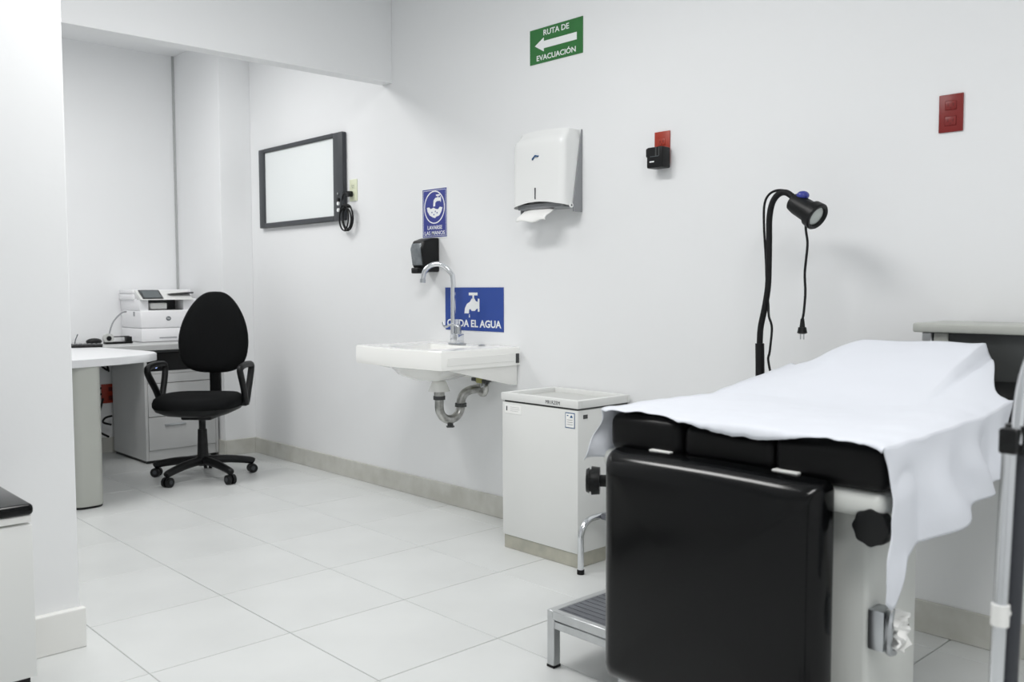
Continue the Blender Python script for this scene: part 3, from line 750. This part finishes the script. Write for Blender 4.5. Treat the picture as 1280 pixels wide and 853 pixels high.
# ------------------------------------------------------------------ printer
PZ = .86
pr = thing('printer', 'white multifunction printer with tilted screen on the desk', 'printer', (2.318, 6.03, DZ-.001)); pr.scale = (.98, 1.08, PZ)
pw, pdp = .395, .33
MB().box(0, pw, 0, pdp, .003, .105, .006, 2).build('paper_tray', M['printer'], pr)
MB().box(.12, .24, -.002, .0, .028, .036).build('tray_grip', M['disp_grey'], pr)
MB().box(0, pw, .004, pdp, .107, .245, .012, 3).build('front_body', M['printer'], pr)
MB().box(0, .06, .02, pdp, .243, .335, .004, 2).box(.30, pw, .02, pdp, .243, .335, .004, 2).box(.06, .30, .16, pdp, .243, .335).build('rear_housing', M['printer'], pr)
MB().box(.03, .30, .03, .16, .244, .25).build('output_tray', M['printer_dk'], pr)
MB().box(.06, .30, .14, .16, .25, .325).build('output_slot', M['printer_dk'], pr)
MB().box(.085, .20, .05, .14, .25, .30, .004, 1).build('output_paper', M['paper'], pr)
MB().box(-.012, pw+.008, .10, pdp, .325, .372, .008, 2).build('scanner', M['printer'], pr)
MB().prism([(-.018, .325), (.06, .325), (.12, .395), (.09, .40)], .0, .36, 'x', .004, 2).build('control_panel', M['cab'], pr)
MB().prism([(-.012, .338), (.066, .402), (.069, .398), (-.009, .334)], .012, .15, 'x').build('touch_screen', M['printer_dk'], pr)
MB().prism([(-.006, .345), (.056, .396), (.0585, .393), (-.0035, .342)], .024, .138, 'x').build('screen_glass', M['screen'], pr)
MB().box(-.012, pw, .1, pdp, .372, .405, .008, 2).build('feeder', M['printer'], pr)
MB().prism([(.20, .372), (.37, .372), (.37, .385), (.34, .385)], .01, .1, 'y').build('feeder_slot', M['printer_dk'], pr)
lgo = MB().cyl((.187, .0025, .18), (.187, .004, .18), .017, seg=28).build('logo_disc', M['logo_grey'], pr)
text('logo_letters', 'hp', .177, .197, .170, .191, .0025, M['sign_white'], lgo, bold=.0)
MB().box(-.006, .0, .10, .11, .2, .235).build('side_latch', M['disp_grey'], pr)
# small things on the desk
kb = thing('keyboard', 'black keyboard lying at the left end of the desk', 'keyboard', (1.80, 5.86, DZ), math.radians(-20))
MB().box(-.20, .20, -.075, .075, 0, .014, .004, 2).build('case', M['plastic'], kb)
kk = MB()
for r in range(5):
    for c in range(15): kk.box(-.19+c*.0255, -.19+c*.0255+.021, -.062+r*.026, -.062+r*.026+.021, .014, .019, .002, 1)
ko = kk.build('keys', M['printer_dk'], kb, smooth=False); ko['kind'] = 'stuff'
mo = MB().ball((0, 0, .012), .05, (1.15, .75, .5)).build('mouse', M['plastic'])
mo.location = (2.0, 5.98, DZ+.012); mo.scale = (.85, .85, .85)
tag(mo, 'rounded black mouse between the keyboard and the tape dispenser', 'mouse')
td = thing('tape_dispenser', 'black and grey tape dispenser on the desk left of the printer', 'tape dispenser', (2.12, 6.03, DZ)); td.scale = (.78, .78, .8)
MB().box(-.05, .17, -.03, .03, 0, .016, .004, 2).box(.12, .165, -.028, .028, .016, .055, .006, 2).box(-.04, .15, -.01, .01, .052, .06, .002, 1).build('stand', M['plastic'], td)
MB().cyl((-.02, -.022, .045), (-.02, .022, .045), .04).build('tape_roll', M['cab_grey'], td)
MB().cyl((-.02, -.026, .045), (-.02, .026, .045), .02).build('tape_core', M['plastic'], td)
cbl = MB().tube([(2.295, 6.22, .965), (2.26, 6.22, .955), (2.20, 6.20, .90), (2.165, 6.18, .82), (2.16, 6.16, DZ+.01)], .005, 8).build('printer_cable', M['disp_grey'])
tag(cbl, 'thin grey cable arching from the printer down to the desk', 'cable')
wr = MB().tube([(1.93, 6.12, DZ+.003), (1.935, 6.12, DZ+.03), (1.95, 6.12, DZ+.065)], .003, 6).build('pen', M['logo_grey'])
tag(wr, 'thin upright grey stick behind the keyboard', 'stick')
# red outlet and cables under the desk, on the far wall
ro = thing('wall_outlet', 'red wall outlet with cables under the desk', 'outlet', (2.245, YF, .405))
MB().box(-.065, .035, -.01, 0, -.065, .065, .003, 2).build('cover_plate', M['orange'], ro)
for z in (-.03, .03): MB().box(-.02, .02, -.012, -.01, z-.015, z+.015, .002, 1).build('socket', M['red_dk'], ro)
cables = thing('cable_bundle', 'tangle of black cables hanging from the red outlet under the desk', 'cables', (2.165, 6.36, 0))
for pts in ([(.0, .0, .45), (-.05, -.01, .44), (-.09, -.03, .43)], [(-.0, 0, .41), (-.05, -.02, .39), (-.085, -.05, .35), (-.08, -.05, .24), (-.04, -.05, .18), (-.03, -.04, .08), (-.08, -.06, .012)],
            [(.01, 0, .38), (-.02, -.02, .30), (-.06, -.03, .22), (-.085, -.02, .17)], [(-.085, -.02, .34), (-.07, -.03, .22), (-.03, -.04, .16), (.03, -.03, .12)],
            [(.055, -.03, .26), (.01, -.03, .25), (.0, -.02, .22), (.05, -.03, .20)], [(-.08, -.02, .70), (.0, -.02, .6), (.04, -.01, .57)], [(.0, -.02, .70), (.03, -.02, .62), (.05, -.01, .56)]):
    MB().tube(pts, .007, 8).build('cable', M['rubber'], cables)

# ------------------------------------------------------------------ office chair
ch = thing('office_chair', 'black fabric swivel office chair with loop arms on five casters', 'chair', (2.325, 5.16, 0), math.radians(-45))
for k in range(5):
    a = math.radians(204+45+72*k); ca, sa = math.cos(a), math.sin(a)
    arm = MB().tube([(.02*ca, .02*sa, .105), (.15*ca, .15*sa, .098), (.272*ca, .272*sa, .078), (.297*ca, .297*sa, .068)], lambda t: .026-.007*t, 10).build('base_arm', M['plastic'], ch)
    cx, cy = .288*ca, .288*sa
    px, py = -sa, ca
    MB().cyl((cx, cy, .075), (cx, cy, .045), .008).cyl((cx-px*.024, cy-py*.024, .028), (cx-px*.006, cy-py*.006, .028), .028).cyl((cx+px*.006, cy+py*.006, .028), (cx+px*.024, cy+py*.024, .028), .028).build('caster', M['plastic'], arm)
    MB().cyl((cx-px*.027, cy-py*.027, .03), (cx+px*.027, cy+py*.027, .03), .012).build('caster_hub', M['frame'], arm)
MB().cyl((0, 0, .075), (0, 0, .13), .035, .032).cyl((0, 0, .13), (0, 0, .29), .032, .026).cyl((0, 0, .28), (0, 0, .37), .020).build('gas_column', M['plastic'], ch)
MB().box(-.09, .09, -.10, .12, .355, .39, .01, 2).build('tilt_mechanism', M['plastic'], ch)
b = bmesh.new()
def seat_prof(n=40):
    out = []
    for k in range(n):
        a = 2*PI*k/n; c, s = math.cos(a), math.sin(a)
        out.append((.24*math.copysign(abs(c)**.62, c), .215*math.copysign(abs(s)**.62, s)))
    return out
SP = seat_prof()
def layer(k, z, dz=0): return [b.verts.new((x*k, y*k-.045, z+(-.018*max(0, -y/.215)**2 if dz else 0))) for x, y in SP]
R = [layer(.96, .428), layer(1.0, .448, 1), layer(1.0, .468, 1), layer(.97, .487, 1), layer(.88, .501, 1), layer(.6, .505, 1), layer(.2, .501)]
for A, D_ in zip(R, R[1:]):
    for k in range(len(SP)): b.faces.new((A[k], A[(k+1) % len(SP)], D_[(k+1) % len(SP)], D_[k]))
b.faces.new(R[0][::-1]); b.faces.new(R[-1])
sm = MB(); sm.add(b); sm.build('seat', M['fabric'], ch, angle=70)
b = bmesh.new()
R = [layer(.40, .375), layer(.72, .388), layer(.93, .412), layer(.975, .43), layer(.2, .431)]
for A, D_ in zip(R, R[1:]):
    for k in range(len(SP)): b.faces.new((A[k], A[(k+1) % len(SP)], D_[(k+1) % len(SP)], D_[k]))
b.faces.new(R[0][::-1]); b.faces.new(R[-1])
sm = MB(); sm.add(b); sm.build('seat_shell', M['plastic'], ch, angle=50)
# backrest, rounded tombstone outline, bent round the sitter
b = bmesh.new()
def bo(a):
    c, s = math.cos(a), math.sin(a)
    if s >= 0: return (.214*(1-.30*s**1.5)*math.copysign(abs(c)**.72, c), .31*s**.86)
    return (.212*math.copysign(abs(c)**.62, c), -.185*abs(s)**.8)
BP = [bo(2*PI*k/56) for k in range(56)]
def bl(k, off):
    out = []
    for x, z in BP:
        X, Z = x*k, z*k
        y = .215+.10*(Z+.1)*.9-.30*X*X*1.6 + off
        out.append(b.verts.new((X, y, .79+Z)))
    return out
R = [bl(.25, -.022), bl(.7, -.022), bl(.93, -.016), bl(1.0, 0), bl(1.0, .02), bl(.94, .034), bl(.6, .042), bl(.2, .043)]
for A, D_ in zip(R, R[1:]):
    for k in range(56): b.faces.new((A[k], A[(k+1) % 56], D_[(k+1) % 56], D_[k]))
b.faces.new(R[0]); b.faces.new(R[-1])
bmesh.ops.recalc_face_normals(b, faces=b.faces)
sm = MB(); sm.add(b); sm.build('backrest', M['fabric'], ch, angle=70)
MB().box(-.035, .035, .225, .245, .45, .72, .006, 2).box(-.035, .035, .08, .245, .37, .392, .006, 2).box(-.035, .035, .225, .245, .38, .47, .006, 2).build('back_spar', M['plastic'], ch)
for s in (-1, 1):
    x = s*.262
    loop = [(x*.97, .03, .445), (x, -.03, .53), (x*1.03, -.10, .615), (x*1.03, -.115, .65), (x*1.03, -.085, .665), (x*1.02, 0, .672), (x*1.01, .09, .668), (x*1.0, .115, .648), (x*.99, .10, .59), (x*.98, .06, .50)]
    MB().tube(loop, .019, 10, closed=True, sub=4).build('armrest', M['plastic'], ch)
    MB().box(min(s*.17, s*.262), max(s*.17, s*.262), .01, .07, .425, .45, .005, 2).build('arm_bracket', M['plastic'], ch)
